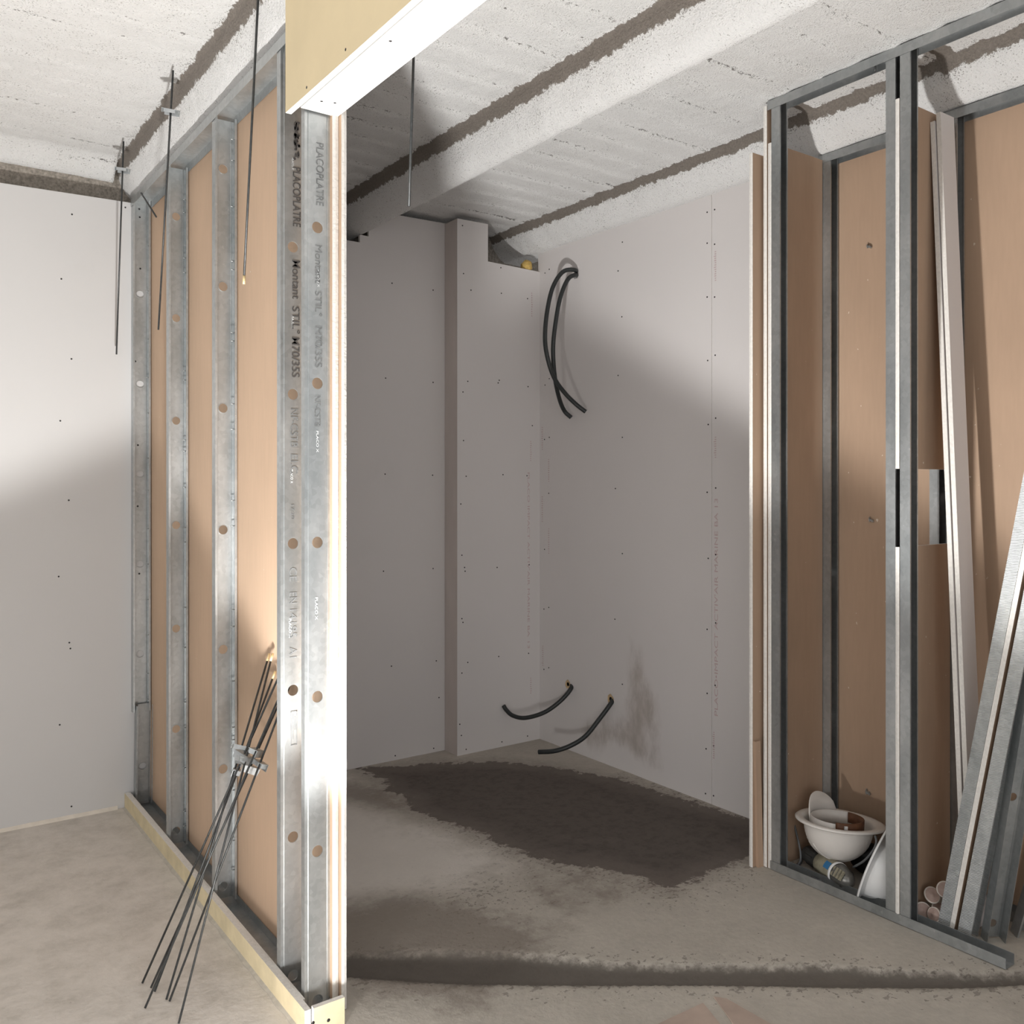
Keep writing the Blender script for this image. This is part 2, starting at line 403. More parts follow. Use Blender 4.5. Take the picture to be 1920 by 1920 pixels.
# ---------------------------------------------------------------- walls
T = .0104      # 13 mm board
def wall_poly(name, pts, axis, a0, a1, mats, edge=1):
    """closed polygon in (u,z) extruded along axis 'y' or 'x' from a0 to a1"""
    mb = MB(); n = len(pts)
    def P(u, z, a): return (u, a, z) if axis == 'y' else (a, u, z)
    mb.add([P(u, z, a0) for u, z in pts], [tuple(range(n))], 0)
    mb.add([P(u, z, a1) for u, z in pts], [tuple(range(n))[::-1]], edge)
    for i in range(n):
        j = (i+1) % n
        mb.add([P(*pts[i], a0), P(*pts[i], a1), P(*pts[j], a1), P(*pts[j], a0)], [(0, 1, 2, 3)], edge)
    return mb
wl = struct(wall_poly('wall_left', [(-1.3, 0), (.735, 0), (.735, 1.872), (.60, 1.870), (.31, 1.864), (-1.3, 1.84)], 'y', 2.946, 2.958, 0).build('wall_left', [FACEL, CORE], merge=2))
wr = struct(wall_poly('wall_rear', [(-1.3, 0), (2.7, 0), (2.7, 2.05), (-1.3, 2.05)], 'y', 3.0, 3.04, 0).build('wall_rear', [simple('rough_concrete', (.27, .24, .205), .95, var=.4, scale=110, bmp=.8)]*2, merge=2))
tr = MB(); pts = []
for k in range(80):
    xx = -1.3+(.62+1.3)*k/79; w = .010+.0015*mnoise.noise(Vector((xx*14, 0, 3)))
    pts.append((xx, w))
for (x0, w0), (x1, w1) in zip(pts, pts[1:]):
    tr.add([(x0, 2.946-w0*.7, 0), (x1, 2.946-w1*.7, 0), (x1, 2.9458, w1), (x0, 2.9458, w0)], [(0, 1, 2, 3)])
    tr.add([(x0, 2.9458, w0), (x1, 2.9458, w1), (x1, 2.9462, 0), (x0, 2.9462, 0)], [(0, 1, 2, 3)])
struct(tr.build('baseboard_left', simple('plaster_fillet', (.66, .60, .52), .9, var=.08, scale=30)))
wb = struct(wall_poly('wall_back', [(.755, 0), (1.757, 0), (1.757, 1.977), (1.44, 1.972), (1.44, 1.878), (1.406, 1.878), (1.406, 1.851), (.755, 1.851)], 'y', 2.880, 2.892, 0).build('wall_back', [FACE, CORE], merge=2))
tc_ = struct(wall_poly('trim_1', [(1.754, 0), (2.135, -0.0), (2.135, 1.830), (1.890, 1.836), (1.890, 1.976), (1.754, 1.974)], 'y', 2.790, 2.878, 0).build('trim_1', [FACE, simple('box_side_face', (.56, .50, .465), .85, var=.10, scale=5, sc3=(1,1,.3))], merge=2))
mb = MB()
mb.box(2.135, 2.135+T, 1.9085, 2.80, 0.0, 1.915, [1, 1, 1, 1, 0, 1])
mb.box(2.135, 2.135+T, 1.555, 1.9070, 0.0, 1.915, [1, 1, 1, 1, 0, 1])
wrt = struct(mb.build('wall_right', [FACE, CORE]))

# screw heads, sunk a little in the faces
scr_me = None
def screws(wall, plane, val, px):
    global scr_me
    for u, v in px:
        p = onx(u, v, val) if plane == 'x' else ony(u, v, val)
        if scr_me is None:
            q = MB(); q.lathe([(0, .0006), (.0012, .0006), (.0024, .0010), (.0026, 0)], Matrix(), 10); scr_me = q.build('screw', SCREW); COL.objects.unlink(scr_me); bpy.data.objects.remove(scr_me.copy())
        o = scr_me.copy(); COL.objects.link(o); o.name = 'screw'
        nrm = Vector((-1, 0, 0)) if plane == 'x' else Vector((0, -1, 0))
        o.matrix_world = Matrix.Translation(p*S) @ nrm.to_track_quat('Z', 'Y').to_matrix().to_4x4()
        o.parent = wall
screws(wb, 'y', 2.880, [(723,709),(812,717),(722,889),(811,891),(719,1071),(812,1066),(734,1249),(818,1239),(735,531),(812,544),(823,1308),(741,1417),(813,1403)])
screws(tc_, 'y', 2.790, [(877,715),(868,735),(934,718),(936,713),(990,725),(998,798),(869,826),(874,893),(943,890),(988,892),(864,945),(866,1041),(932,1064),(871,1064),(872,1071),(992,1059),(866,1160),(868,1167),(935,1231),(877,1242),(991,1225),(866,1262),(940,550),(883,544),(989,560),(869,513),(867,423),(939,502),(862,1358),(865,1379),(874,1405),(941,1391),(989,1380)])
screws(wrt, 'x', 2.135, [(1167,454),(1159,508),(1166,594),(1159,704),(1167,820),(1154,916),(1167,1038),(1153,1161),(1167,1283),(1022,722),(1030,710),(1021,824),(1030,820),(1029,925),(1021,1030),(1020,1142),(1029,1139),(1020,1255),(1029,1252),(1022,512),(1030,505),(1326,398),(1340,393),(1326,456),(1340,458),(1326,557),(1340,557),(1327,676),(1341,666),(1328,796),(1342,784),(1326,923),(1342,915),(1328,1047),(1342,1040),(1326,1180),(1342,1168),(1326,1300),(1341,1285),(1324,1404),(1338,1398),(1323,1488),(1338,1492)])
screws(wl, 'y', 2.946, [(135,402),(115,523),(134,673),(113,789),(129,938),(110,1081),(130,1205),(132,1216),(112,1359),(134,1512),(235,389)])

# ---------------------------------------------------------------- printed lettering
def lettering(name, txt, origin, right, up, length, height, mat, parent, lift=None, shear=0.0):
    cu = bpy.data.curves.new(name, 'FONT'); cu.body = txt; cu.size = 1.0; cu.extrude = 0.004; cu.shear = shear; cu.offset = .007 if mat.name == 'black_ink' else 0
    tmp = bpy.data.objects.new('tmp', cu); COL.objects.link(tmp)
    dg = bpy.context.evaluated_depsgraph_get(); me = bpy.data.meshes.new_from_object(tmp.evaluated_get(dg))
    bpy.data.objects.remove(tmp); bpy.data.curves.remove(cu)
    xs = [v.co.x for v in me.vertices]; yy = [v.co.y for v in me.vertices]
    x0, x1, y0, y1 = min(xs), max(xs), min(yy), max(yy)
    if lift is None: lift = .00042 if parent is not None and parent.type == 'EMPTY' else .00018
    right, up = Vector(right), Vector(up); nrm = right.cross(up); origin = Vector(origin)
    for v in me.vertices:
        p = origin + right*((v.co.x-x0)/(x1-x0)*length) + up*((v.co.y-y0)/max(1e-6, y1-y0)*height) + nrm*(lift+(.00012 if v.co.z > 0 else 0))
        v.co = p*S
    me.materials.clear(); me.materials.append(mat)
    for p in me.polygons: p.material_index = 0
    me.name = name
    o = bpy.data.objects.new(name, me); COL.objects.link(o); o.parent = parent
    if parent: o.matrix_parent_inverse = parent.matrix_basis.inverted()
    return o
# right wall: reads upward; box: reads downward
p0, p1 = onx(1346, 1343, 2.135), onx(1346, 935, 2.135)
lettering('printed_lettering', "PLACO\u2022IMPACT ACTIV'AIR MARINE BA 13", p0, (0,0,1), (0,1,0), p1.z-p0.z, .014, REDINK, wrt)
p0, p1 = ony(989, 886, 2.79), ony(989, 1216, 2.79)
lettering('printed_lettering', "PLACO IMPACT ACTIV'AIR MARINE BA 13", p0, (0,0,-1), (1,0,0), p0.z-p1.z, .011, REDINK, tc_)
def hatch(parent, plane, val, u, v0, v1, w, mat=REDINK):
    mb = MB(); f = (lambda U, V: onx(U, V, val)) if plane == 'x' else (lambda U, V: ony(U, V, val))
    a, b = f(u, v0), f(u, v1); n = int(abs(v1-v0)/4)
    off = Vector((-.0008, 0, 0)) if plane == 'x' else Vector((0, -.0008, 0)); side = Vector((0, 1, 0)) if plane == 'x' else Vector((1, 0, 0))
    for k in range(n):
        z = a.z+(b.z-a.z)*(k+.2)/n; dz = (b.z-a.z)/n*.38; ww = w*(.5+.5*abs(mnoise.noise(Vector((k*1.7, u*.1, 0))))*1.5)
        c = Vector((a.x, a.y, z))+off
        mb.add([c, c+side*ww, c+side*ww+Vector((0,0,dz)), c+Vector((0,0,dz))], [(0,1,2,3)])
    mb.build('print_mark', mat, parent, solid=.0004)
for u, v0, v1 in ((1343,470,528),(1343,818,860),(1340,1372,1424),(1030,660,690),(1030,860,905),(1019,1210,1250),(1030,990,1040),(1018,800,845),(1018,930,980)): hatch(wrt, 'x', 2.135, u, v0, v1, .010)
for u, v0, v1 in ((996,548,595),(994,826,866),(994,1270,1302)): hatch(tc_, 'y', 2.79, u, v0, v1, .008)
# water stain below the right conduit: a thin dried run
def stain(parent, pts, mat):
    c = [onx(u, v, 2.135) for u, v in pts]; sdf = poly_sd([(p.y, p.z) for p in c])
    y0, y1 = min(p.y for p in c)-.03, max(p.y for p in c)+.03; z0, z1 = max(.004, min(p.z for p in c)-.03), max(p.z for p in c)+.03
    n, m_ = 50, 70; vs_ = []; val = []
    for j in range(m_+1):
        for i in range(n+1):
            y_, z_ = y0+(y1-y0)*i/n, z0+(z1-z0)*j/m_; vs_.append((2.1346, y_, z_)); val.append(sdf(y_, z_))
    mb = MB(); mb.add(vs_, [(j*(n+1)+i, (j+1)*(n+1)+i, (j+1)*(n+1)+i+1, j*(n+1)+i+1) for j in range(m_) for i in range(n)], 0)
    o = mb.build('water_stain', mat, parent, merge=False); a = o.data.attributes.new('edge', 'FLOAT', 'POINT'); a.data.foreach_set('value', val)
def stain_mat():
    m, nt, b = NT('dried_stain'); f = noise(nt, 7, 6, .7, sc3=(1, 1, .45))
    tr_ = nd(nt, 'ShaderNodeBsdfTransparent'); mx = nd(nt, 'ShaderNodeMixShader'); out = nt.nodes['Material Output']
    b.inputs['Base Color'].default_value = (.44, .36, .29, 1); b.inputs['Roughness'].default_value = .8
    e = sstep(nt, math_(nt, 'ADD', attr(nt, 'edge'), math_(nt, 'MULTIPLY', math_(nt, 'SUBTRACT', f, .5), .12)), -.02, .05)
    fac = math_(nt, 'MULTIPLY', math_(nt, 'MULTIPLY', e, sstep(nt, f, .30, .70)), .38)
    nt.links.new(fac, mx.inputs[0]); nt.links.new(tr_.outputs[0], mx.inputs[1]); nt.links.new(b.outputs[0], mx.inputs[2]); nt.links.new(mx.outputs[0], out.inputs[0]); return m
STAIN = stain_mat()
stain(wrt, [(1186,1205),(1200,1215),(1208,1260),(1225,1300),(1238,1380),(1240,1440),(1215,1440),(1180,1400),(1120,1400),(1090,1385),(1100,1360),(1160,1340),(1178,1300),(1180,1250)], STAIN)

# insulation showing through the gap above the box
o = MB(); c = Vector((2.085, 2.81, 1.848)); o.lathe([(0, -.022), (.018, -.018), (.024, 0), (.016, .02), (0, .026)], Matrix.Translation(c) @ Matrix.Rotation(.4, 4, 'Y'), 12)
tag(o.build('insulation_wool', WOOL), 'scrap of yellow insulation in the gap above the boxed corner column', 'insulation')

# ---------------------------------------------------------------- plasterboard sheets (things)
def rough_box(mb, x0, x1, y0, y1, z0, z1, mats, edge, amp=.0006, step=.02):
    """box whose vertical cut edge on side 'edge' ('-y' or '-x') is slightly ragged"""
    mb.box(x0, x1, y0, y1, z0, z1, mats)
    n = int((z1-z0)/step); vs_ = []
    for k in range(n+1):
        z = z0+(z1-z0)*k/n
        r = [amp*(1+mnoise.noise(Vector((z*60, q*9.1+x0*77, y0*31)))) for q in range(3)]
        if edge == '-y': vs_ += [(x0-r[1]*.5, y0, z), (x0+(x1-x0)*.5, y0-r[0]-.0006, z), (x1+r[2]*.5, y0, z)]
        else: vs_ += [(x0, y0-r[1]*.5, z), (x0-r[0]-.0006, y0+(y1-y0)*.5, z), (x0, y1+r[2]*.5, z)]
    fs = []
    for k in range(n):
        b = 3*k
        fs += [(b, b+1, b+4, b+3), (b+1, b+2, b+5, b+4)]
    mb.add(vs_, fs, 1, False)
# box() face order: -z +z -y +y -x +x ; slots 0 back(brown) 1 core 2 face
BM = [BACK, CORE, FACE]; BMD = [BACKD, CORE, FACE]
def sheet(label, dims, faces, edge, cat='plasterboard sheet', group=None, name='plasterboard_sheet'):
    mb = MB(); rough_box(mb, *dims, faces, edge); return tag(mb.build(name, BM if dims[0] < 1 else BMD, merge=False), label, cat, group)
XM = [1, 1, 1, 1, 0, 2]   # back to -x
YM = [1, 1, 0, 2, 1, 1]   # back to -y
sheet('inner plasterboard sheet with brown back screwed behind the left studs', (.7140, .7258, 1.580, 2.944, .006, 1.90), XM, '-y')
sheet('outer plasterboard sheet of the left partition, its pale edge at the door opening', (.7272, .7370, 1.568, 2.944, .002, 1.90), XM, '-y')
sheet('plasterboard sheet edge standing furthest left on the right return, lower top', (1.868, 2.130, 1.530, 1.5405, .001, 1.862), YM, '-x')
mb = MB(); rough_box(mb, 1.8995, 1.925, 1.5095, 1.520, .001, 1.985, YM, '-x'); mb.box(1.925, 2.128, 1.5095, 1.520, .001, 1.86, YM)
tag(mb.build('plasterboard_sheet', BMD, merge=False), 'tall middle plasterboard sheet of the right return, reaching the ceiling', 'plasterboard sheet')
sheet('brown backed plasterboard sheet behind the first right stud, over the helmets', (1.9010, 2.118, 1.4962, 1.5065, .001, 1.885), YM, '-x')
sheet('upper brown plasterboard piece between the paired right studs', (1.899, 2.118, 1.1400, 1.1488, 1.034, 1.875), YM, '-x')
sheet('lower brown plasterboard piece between the paired right studs', (1.899, 2.118, 1.1400, 1.1488, .022, .856), YM, '-x')
sheet('wide brown back of the plasterboard lining at the rear of the right alcove', (2.1605, 2.171, .50, 1.507, .004, 1.905), XM, '-y')
# narrow offcut leaning on the first return
mb = MB(); mb.obox((1.884, 1.5248, .165), (.0085, -.001, 0), (0, .004, 0), (-.006, 0, .165), 0)
tag(mb.build('plasterboard_offcut', [BACKD]), 'narrow brown offcut standing in the gap of the right return', 'plasterboard offcut')

# ---------------------------------------------------------------- steel profiles
def c_profile(w, f, lip, half):
    s_ = [(-w/2+lip, f), (-w/2, f), (-w/2, 0), (-w/2+.0050, 0), (-w/2+.0062, .0012), (-w/2+.0076, 0), (-half, 0)]
    return s_
def profile_mesh(mb, w, f, length, A, B, Z, org, holes=(), hr=.0112, lip=.005, ribs=True):
    """C-section: web along A centred on org, flanges along B, running along Z"""
    A, B, Z, org = map(Vector, (A, B, Z, org))
    half = hr*1.15
    L = c_profile(w, f, lip, half)
    if not ribs: L = [(-w/2+lip, f), (-w/2, f), (-w/2, 0), (-half, 0)]
    if lip == 0: L = L[1:]
    def P(a, b, z): return org+A*a+B*b+Z*z
    for sg in (1, -1):
        for (a0, b0), (a1, b1) in zip(L, L[1:]):
            n = 1
            mb.add([P(sg*a0, b0, 0), P(sg*a1, b1, 0), P(sg*a1, b1, length), P(sg*a0, b0, length)], [(0, 1, 2, 3) if sg > 0 else (3, 2, 1, 0)])
    hs = sorted(h for h in holes if half*1.1 < h < length-half*1.1); z = 0.0
    for h in hs+[None]:
        ztop = (h-half) if h is not None else length
        if ztop > z+1e-6: mb.add([P(-half, 0, z), P(half, 0, z), P(half, 0, ztop), P(-half, 0, ztop)], [(0, 1, 2, 3)])
        if h is None: break
        N = 24; inner, outer = [], []
        for k in range(N):
            a = 2*math.pi*k/N; c, s_ = math.cos(a), math.sin(a); q = max(abs(c), abs(s_))
            inner.append(P(hr*c, 0, h+hr*s_)); outer.append(P(half*c/q, 0, h+half*s_/q))
        mb.add(inner+outer, [(k, (k+1) % N, N+(k+1) % N, N+k)[::-1] for k in range(N)])
        # turned lip round the hole
        rim = [p+B*.0016 for p in inner]
        mb.add(inner+rim, [(k, (k+1) % N, N+(k+1) % N, N+k) for k in range(N)])
        z = h+half
def steel(name, label, cat, group, w, f, length, A, B, Z, org, holes=(), mat=None, lip=.005, hr=.0112, ribs=True, parts=False):
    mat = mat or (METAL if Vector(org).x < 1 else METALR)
    root = None
    if parts:
        root = empty(name, org, label, cat, group)
    mb = MB(); profile_mesh(mb, w, f, length, A, B, Z, org, holes, hr, lip, ribs)
    o = mb.build('channel' if parts else name, mat, root, solid=.0009)
    if parts: return root, o
    return tag(o, label, cat, group)
UZ = (0, 0, 1)
W70, F35 = .0510, .024
lg, rg = 'metal studs of the left partition', 'metal studs of the right partition'
cx = .6852
s1, _ = steel('metal_stud', 'left partition stud fixed against the pale far wall, white showing through its holes', 'metal stud', lg, W70, F35, 1.585, (1,0,0), (0,-1,0), UZ, (cx, 2.943, .295), [1.59-.295, 1.31-.295, 1.03-.295, .75-.295, .47-.295], parts=True)
s0 = steel('metal_stud_offcut', 'short metal stud offcut lengthening the stud at the far wall down to the kerb', 'metal stud', None, .050, .026, .305, (1,0,0), (0,-1,0), (.010, -.012, 1), (cx+.004, 2.934, .012), [.11], mat=METALD)
s2, _ = steel('metal_stud', 'second metal stud from the far wall in the left partition', 'metal stud', lg, W70, F35, 1.855, (1,0,0), (0,-1,0), UZ, (cx, 2.540, .012), [z-.012 for z in (1.734,1.455,1.173,.886,.602,.326,.046)], parts=True)
s3, _ = steel('metal_stud', 'third metal stud from the far wall in the left partition, beside the leaning rods', 'metal stud', lg, W70, F35, 1.855, (1,0,0), (0,-1,0), UZ, (cx, 2.138, .012), [z-.012 for z in (1.75,1.47,1.18,.89,.605,.32,.04)], parts=True)
s4, _ = steel('metal_stud', 'metal stud with bold black printing, just behind the end stud', 'metal stud', lg, W70, .019, 1.868, (1,0,0), (0,1,0), UZ, (cx, 1.703, .006), [z-.006 for z in (1.759,1.471,1.178,.881,.589,.297,.022)], parts=True)
s5, _ = steel('metal_stud', 'end metal stud at the door opening, with faded printing and whitish smears', 'metal stud', lg, W70, .0155, 1.86, (1,0,0), (0,1,0), UZ, (.6890, 1.592, .004), [z-.004 for z in (1.485,1.19,.889,.597,.305,.0225)], parts=True)
# screw points coming through the inner flanges of the far studs
for st, yy, zs in ((s2, 2.524, (1.78,1.745,1.62,1.58,1.31,1.285,1.12,1.09,.99,.88,.84,.66,.55,.40,.33,.22,.10,.06)), (s3, 2.122, (1.82,1.77,1.66,1.53,1.51,1.36,1.34,1.19,1.13,.96,.90,.70,.66,.53,.42,.39,.27,.15,.08)), (s1, 2.925, (1.74,1.60,1.45,1.33,1.22,1.08,.98,.86,.75,.64,.53,.41,.33))):
    for z in zs:
        mb = MB(); mb.tube([(.7100, yy, z), (.7015, yy, z), (.6975, yy, z)], [.0016, .0013, .0003], 6); mb.build('screw_point', METALD, st)
for z in (1.855, 1.83, 1.67, 1.38, 1.12, .93, .72):
    mb = MB(); x_ = .670+.02*((z*37) % 1); mb.lathe([(0, .0008), (.0028, .0004), (.003, 0)], Matrix.Translation(Vector((x_, 2.9425, z))) @ Vector((0,-1,0)).to_track_quat('Z','Y').to_matrix().to_4x4(), 8); mb.build('screw_head', SCREW, s1)
# printing on the two near studs (reads downward)
def stud_text(st, yw, u, items):
    for txt, v0, v1, h, mat, du in items:
        a, b = ony(u+du, v0, yw), ony(u+du, v1, yw)
        lettering('printed_lettering', txt, a, (0,0,-1), (1,0,0), a.z-b.z, h, mat, st)
Y4, Y5 = 1.7022, 1.5912
stud_text(s4, Y4, 549, [("PLACOPLATRE",312,424,.0165,INK,0),("Montant",487,560,.0165,INK,-1),("STIL\u00b0",574,625,.0160,INK,-1),("M70/35S",632,707,.0165,INK,-2),("NF-CSTB",766,838,.0150,INKF,-4),("EI.C",852,888,.0150,INKF,-4),("17:20",946,974,.006,INKF,-3),("CE",1065,1090,.0150,INKF,-6),("EN",1111,1132,.0150,INKF,-6),("14195",1143,1196,.0150,INKF,-6),("A1",1214,1234,.0150,INKF,-6),("PLACO X",296,318,.0045,INKW,-2),("PLACO X",592,614,.0045,INKW,-2),("PLACO X",880,906,.0045,INKW,-4),("PLACO X",1160,1196,.0045,INKW,-7)])
stud_text(s5, Y5, 591, [("PLACOPLATRE",266,384,.0150,INKF,2),("Montant",458,530,.0140,INKF,0),("STIL\u00b0",545,592,.0140,INKF,0),("M70/35S",612,688,.0140,INKF,0),("NF-CSTB",742,800,.012,INKF,-1),("PLACO X",506,538,.0045,INKW,4),("PLACO X",808,848,.0045,INKW,2),("PLACO X",1120,1162,.0050,INKW,0)])
# overprinted black smear above the printing
mb = MB()
for k in range(46):
    v = 229+70*random.random(); uu = 552+9*random.random(); p = ony(uu, v, Y4-.0006); r1, r2 = .001+.0022*random.random(), .002+.0035*random.random()
    mb.add([p+Vector((r1*math.cos(a), 0, r2*math.sin(a))) for a in [math.pi*q/4 for q in range(8)]], [tuple(range(8))])
mb.build('ink_smear', INK, s4, solid=.0003, merge=False)
# stamped frame
mb = MB(); a, b = ony(545, 1334, Y4-.0007), ony(557, 1396, Y4-.0007)
for x0, x1, z0, z1 in ((a.x, b.x, a.z-.0015, a.z), (a.x, b.x, b.z, b.z+.0015), (a.x, a.x+.0014, b.z, a.z), (b.x-.0014, b.x, b.z, a.z), (a.x+.004, a.x+.0055, b.z+.012, a.z-.006), (a.x+.008, a.x+.0092, b.z+.03, a.z-.012)):
    mb.add([(x0, a.y, z0), (x1, a.y, z0), (x1, a.y, z1), (x0, a.y, z1)], [(0,1,2,3)])
mb.build('stamped_frame', INKF, s4, solid=.0003, merge=False)

# tracks
steel('metal_track', 'metal head track running along the ceiling joist over the left studs', 'metal track', None, .0545, .022, 1.36, (1,0,0), (0,0,-1), (0,1,0), (cx, 1.582, 1.879), lip=0, ribs=False)
steel('metal_track', 'dusty metal floor track under the left studs behind the kerb strips', 'metal track', None, .0532, .020, 1.36, (1,0,0), (0,0,1), (0,1,0), (cx, 1.582, .002), lip=0, ribs=False, mat=METALD)
# kerb strips
def strip(label, x0, x1, y0, y1, z1, mats, name='kerb_strip'):
    mb = MB(); n = max(2, int((y1-y0)/.02))
    for k in range(n):
        a, b = y0+(y1-y0)*k/n, y0+(y1-y0)*(k+1)/n
        mb.box(x0, x1, a, b, 0, z1, mats)
    o = mb.build(name, [CREAMD, CORE], merge=True); return tag(o, label, 'kerb strip')
strip('long cream board strip along the floor on the room side of the left partition', .640, .6515, 1.535, 2.944, .046, [1, 1, 1, 1, 0, 1])
strip('pale board strip packed behind the long cream kerb of the left partition',   .6520, .6568, 1.575, 2.944, .0445, [1, 1, 1, 1, 0, 1], 'packing_strip')
ks = empty('kerb_strip', (.69, 1.54, 0), 'short cream end strip with two dark screws closing the kerb at the door opening', 'kerb strip')
mb = MB(); mb.box(.6525, .7130, 1.524, 1.5345, 0, .052, [1, 1, 0, 0, 1, 1]); mb.build('strip_board', [CREAMD, CORE], ks)
for u, v in ((587, 1918), (616, 1913)):
    p = ony(u, v, 1.524); q = MB(); q.lathe([(0, .0008), (.003, .0006), (.0034, 0)], Matrix.Translation(p) @ Vector((0,-1,0)).to_track_quat('Z','Y').to_matrix().to_4x4(), 10); q.build('screw_head', SCREW, ks)
# mortar fillet outside the kerb
mb = MB(); pts = []
for k in range(120):
    yy = 1.45+1.49*k/119; w = .007+.004*mnoise.noise(Vector((yy*22, 2, 0))); pts.append((yy, max(.002, w)))
for (y0, w0), (y1, w1) in zip(pts, pts[1:]):
    mb.add([(.640-w0, y0, .0006), (.6405, y0, .004), (.6405, y1, .004), (.640-w1, y1, .0006)], [(0,1,2,3)])
struct(mb.build('trim_2', GROUT, solid=.001))

# door header box
hd = empty('door_header', (.68, 1.5, 1.70), 'boxed cream and white header over the door opening at the top left', 'door header')
mb = MB()
rough_box(mb, .640, .6515, -.60, 1.628, 1.702, 1.999, [1, 1, 1, 1, 0, 1], '-y'); mb.build('side_board', [CREAM, WHITEB], hd, merge=False)
mb = MB(); mb.box(.6525, .726, -.60, 1.585, 1.700, 1.711, 0)
n = 200; vs_ = []
for k in range(n+1):
    yy = -.6+2.185*k/n; vs_ += [(.7255, yy, 1.7005), (.7258+(.0035*abs(mnoise.noise(Vector((yy*40, 0, 0)))) if yy < 1.56 else .0006), yy, 1.706), (.7255, yy, 1.711)]
mb.add(vs_, [f for k in range(n) for f in ((3*k, 3*k+1, 3*k+4, 3*k+3), (3*k+1, 3*k+2, 3*k+5, 3*k+4))], 1)
mb.build('soffit_board', [WHITEB, CORE], hd, merge=False)
mb = MB(); mb.box(.7150, .7255, -.60, 1.565, 1.712, 1.999, 0); mb.build('inner_board', [BACK], hd)
for u, v, ax in ((575, 164, 'x'), (648, 93, 'x'), (603, 190, 'z'), (628, 193, 'z'), (732, 77, 'z')):
    p = onx(u, v, .640) if ax == 'x' else onz(u, v, 1.700); nrm = Vector((-1,0,0)) if ax == 'x' else Vector((0,0,-1))
    q = MB(); q.lathe([(0, .0006), (.0024, .0004), (.0027, 0)], Matrix.Translation(p) @ nrm.to_track_quat('Z','Y').to_matrix().to_4x4(), 8); q.build('screw_head', SCREW, hd)

# right partition
W48, F2 = .0320, .026
fr = 1.9+W48/2
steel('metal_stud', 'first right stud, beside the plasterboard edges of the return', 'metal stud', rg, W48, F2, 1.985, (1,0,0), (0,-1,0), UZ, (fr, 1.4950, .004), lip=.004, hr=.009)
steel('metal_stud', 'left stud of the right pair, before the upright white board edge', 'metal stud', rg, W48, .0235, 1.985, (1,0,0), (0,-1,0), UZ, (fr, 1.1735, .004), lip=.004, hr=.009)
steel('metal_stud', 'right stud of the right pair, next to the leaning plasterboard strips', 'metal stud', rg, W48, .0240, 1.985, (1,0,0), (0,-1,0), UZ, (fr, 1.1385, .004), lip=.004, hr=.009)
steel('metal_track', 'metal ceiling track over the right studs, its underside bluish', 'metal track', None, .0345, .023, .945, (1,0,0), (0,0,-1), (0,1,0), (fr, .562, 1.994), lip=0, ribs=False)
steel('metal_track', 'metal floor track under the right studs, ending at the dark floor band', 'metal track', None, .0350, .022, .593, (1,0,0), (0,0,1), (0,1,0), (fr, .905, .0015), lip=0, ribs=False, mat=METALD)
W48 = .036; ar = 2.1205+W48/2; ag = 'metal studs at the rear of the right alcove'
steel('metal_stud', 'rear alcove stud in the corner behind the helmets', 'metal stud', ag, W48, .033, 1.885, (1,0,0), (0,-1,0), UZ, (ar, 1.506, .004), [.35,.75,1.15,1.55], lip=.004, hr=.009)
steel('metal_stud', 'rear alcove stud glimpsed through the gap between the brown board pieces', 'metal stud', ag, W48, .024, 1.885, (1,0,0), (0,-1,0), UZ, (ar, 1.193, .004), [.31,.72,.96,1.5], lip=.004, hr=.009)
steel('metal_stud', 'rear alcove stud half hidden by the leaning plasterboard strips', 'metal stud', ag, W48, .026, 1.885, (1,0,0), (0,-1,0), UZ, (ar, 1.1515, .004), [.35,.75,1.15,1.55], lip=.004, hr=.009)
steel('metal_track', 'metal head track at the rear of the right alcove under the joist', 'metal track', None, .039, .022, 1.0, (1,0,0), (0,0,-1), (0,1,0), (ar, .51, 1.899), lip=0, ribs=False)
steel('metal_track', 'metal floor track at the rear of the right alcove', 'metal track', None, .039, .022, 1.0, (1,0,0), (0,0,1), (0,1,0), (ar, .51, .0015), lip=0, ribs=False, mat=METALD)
# short stub of rod hanging from the right ceiling track and one crossing the left stud top
mb = MB(); p = onx(1641, 110, 1.92); mb.tube([p, p+Vector((0, 0, -.030))], .0022, 8); tag(mb.build('rod_stub', STEELD), 'short dark rod stub hanging under the right ceiling track', 'rod stub')
mb = MB(); mb.tube([(.655, 2.80, 1.862), (.664, 2.664, 1.760)], .0024, 8); tag(mb.build('rod_stub', STEELD), 'short dark rod slanting across the top of the far left stud', 'rod stub')
# grey adjusting brackets poking through the rear lining
for (u, v), where in zip(((1631, 463), (1635, 975), (1629, 1485)), ('topmost bracket tip poking through the brown alcove lining', 'middle bracket tip poking through the brown alcove lining', 'lowest bracket tip poking through the brown lining above the helmet')):
    p = onx(u, v, 2.1605); mb = MB()
    mb.obox(p+Vector((-.004, 0, 0)), (.005, 0, 0), (0, .0045, .001), (0, -.0005, .0022)); mb.obox(p+Vector((-.006, .003, .002)), (.004, .001, .002), (0, .0012, 0), (0, .001, .005)); mb.obox(p+Vector((-.005, -.004, -.002)), (.003, 0, 0), (0, .003, .002), (0, -.001, .002))
    tag(mb.build('bracket_tip', METAL), where, 'bracket', 'bracket tips in the alcove lining')

# ---------------------------------------------------------------- leaning lengths on the right
def lean_board(label, base, top, wdir, w, th, mats, slots):
    base, top = Vector(base), Vector(top); ax = (top-base); wd = Vector(wdir).normalized(); td = ax.normalized().cross(wd).normalized()
    mb = MB(); mb.obox((base+top)/2+wd*w/2, wd*w/2, td*th/2, ax/2, slots)
    return tag(mb.build('plasterboard_strip', mats), label, 'plasterboard strip', 'plasterboard strips leaning in the alcove')
bm3 = [FACE, CORE, BACKD]
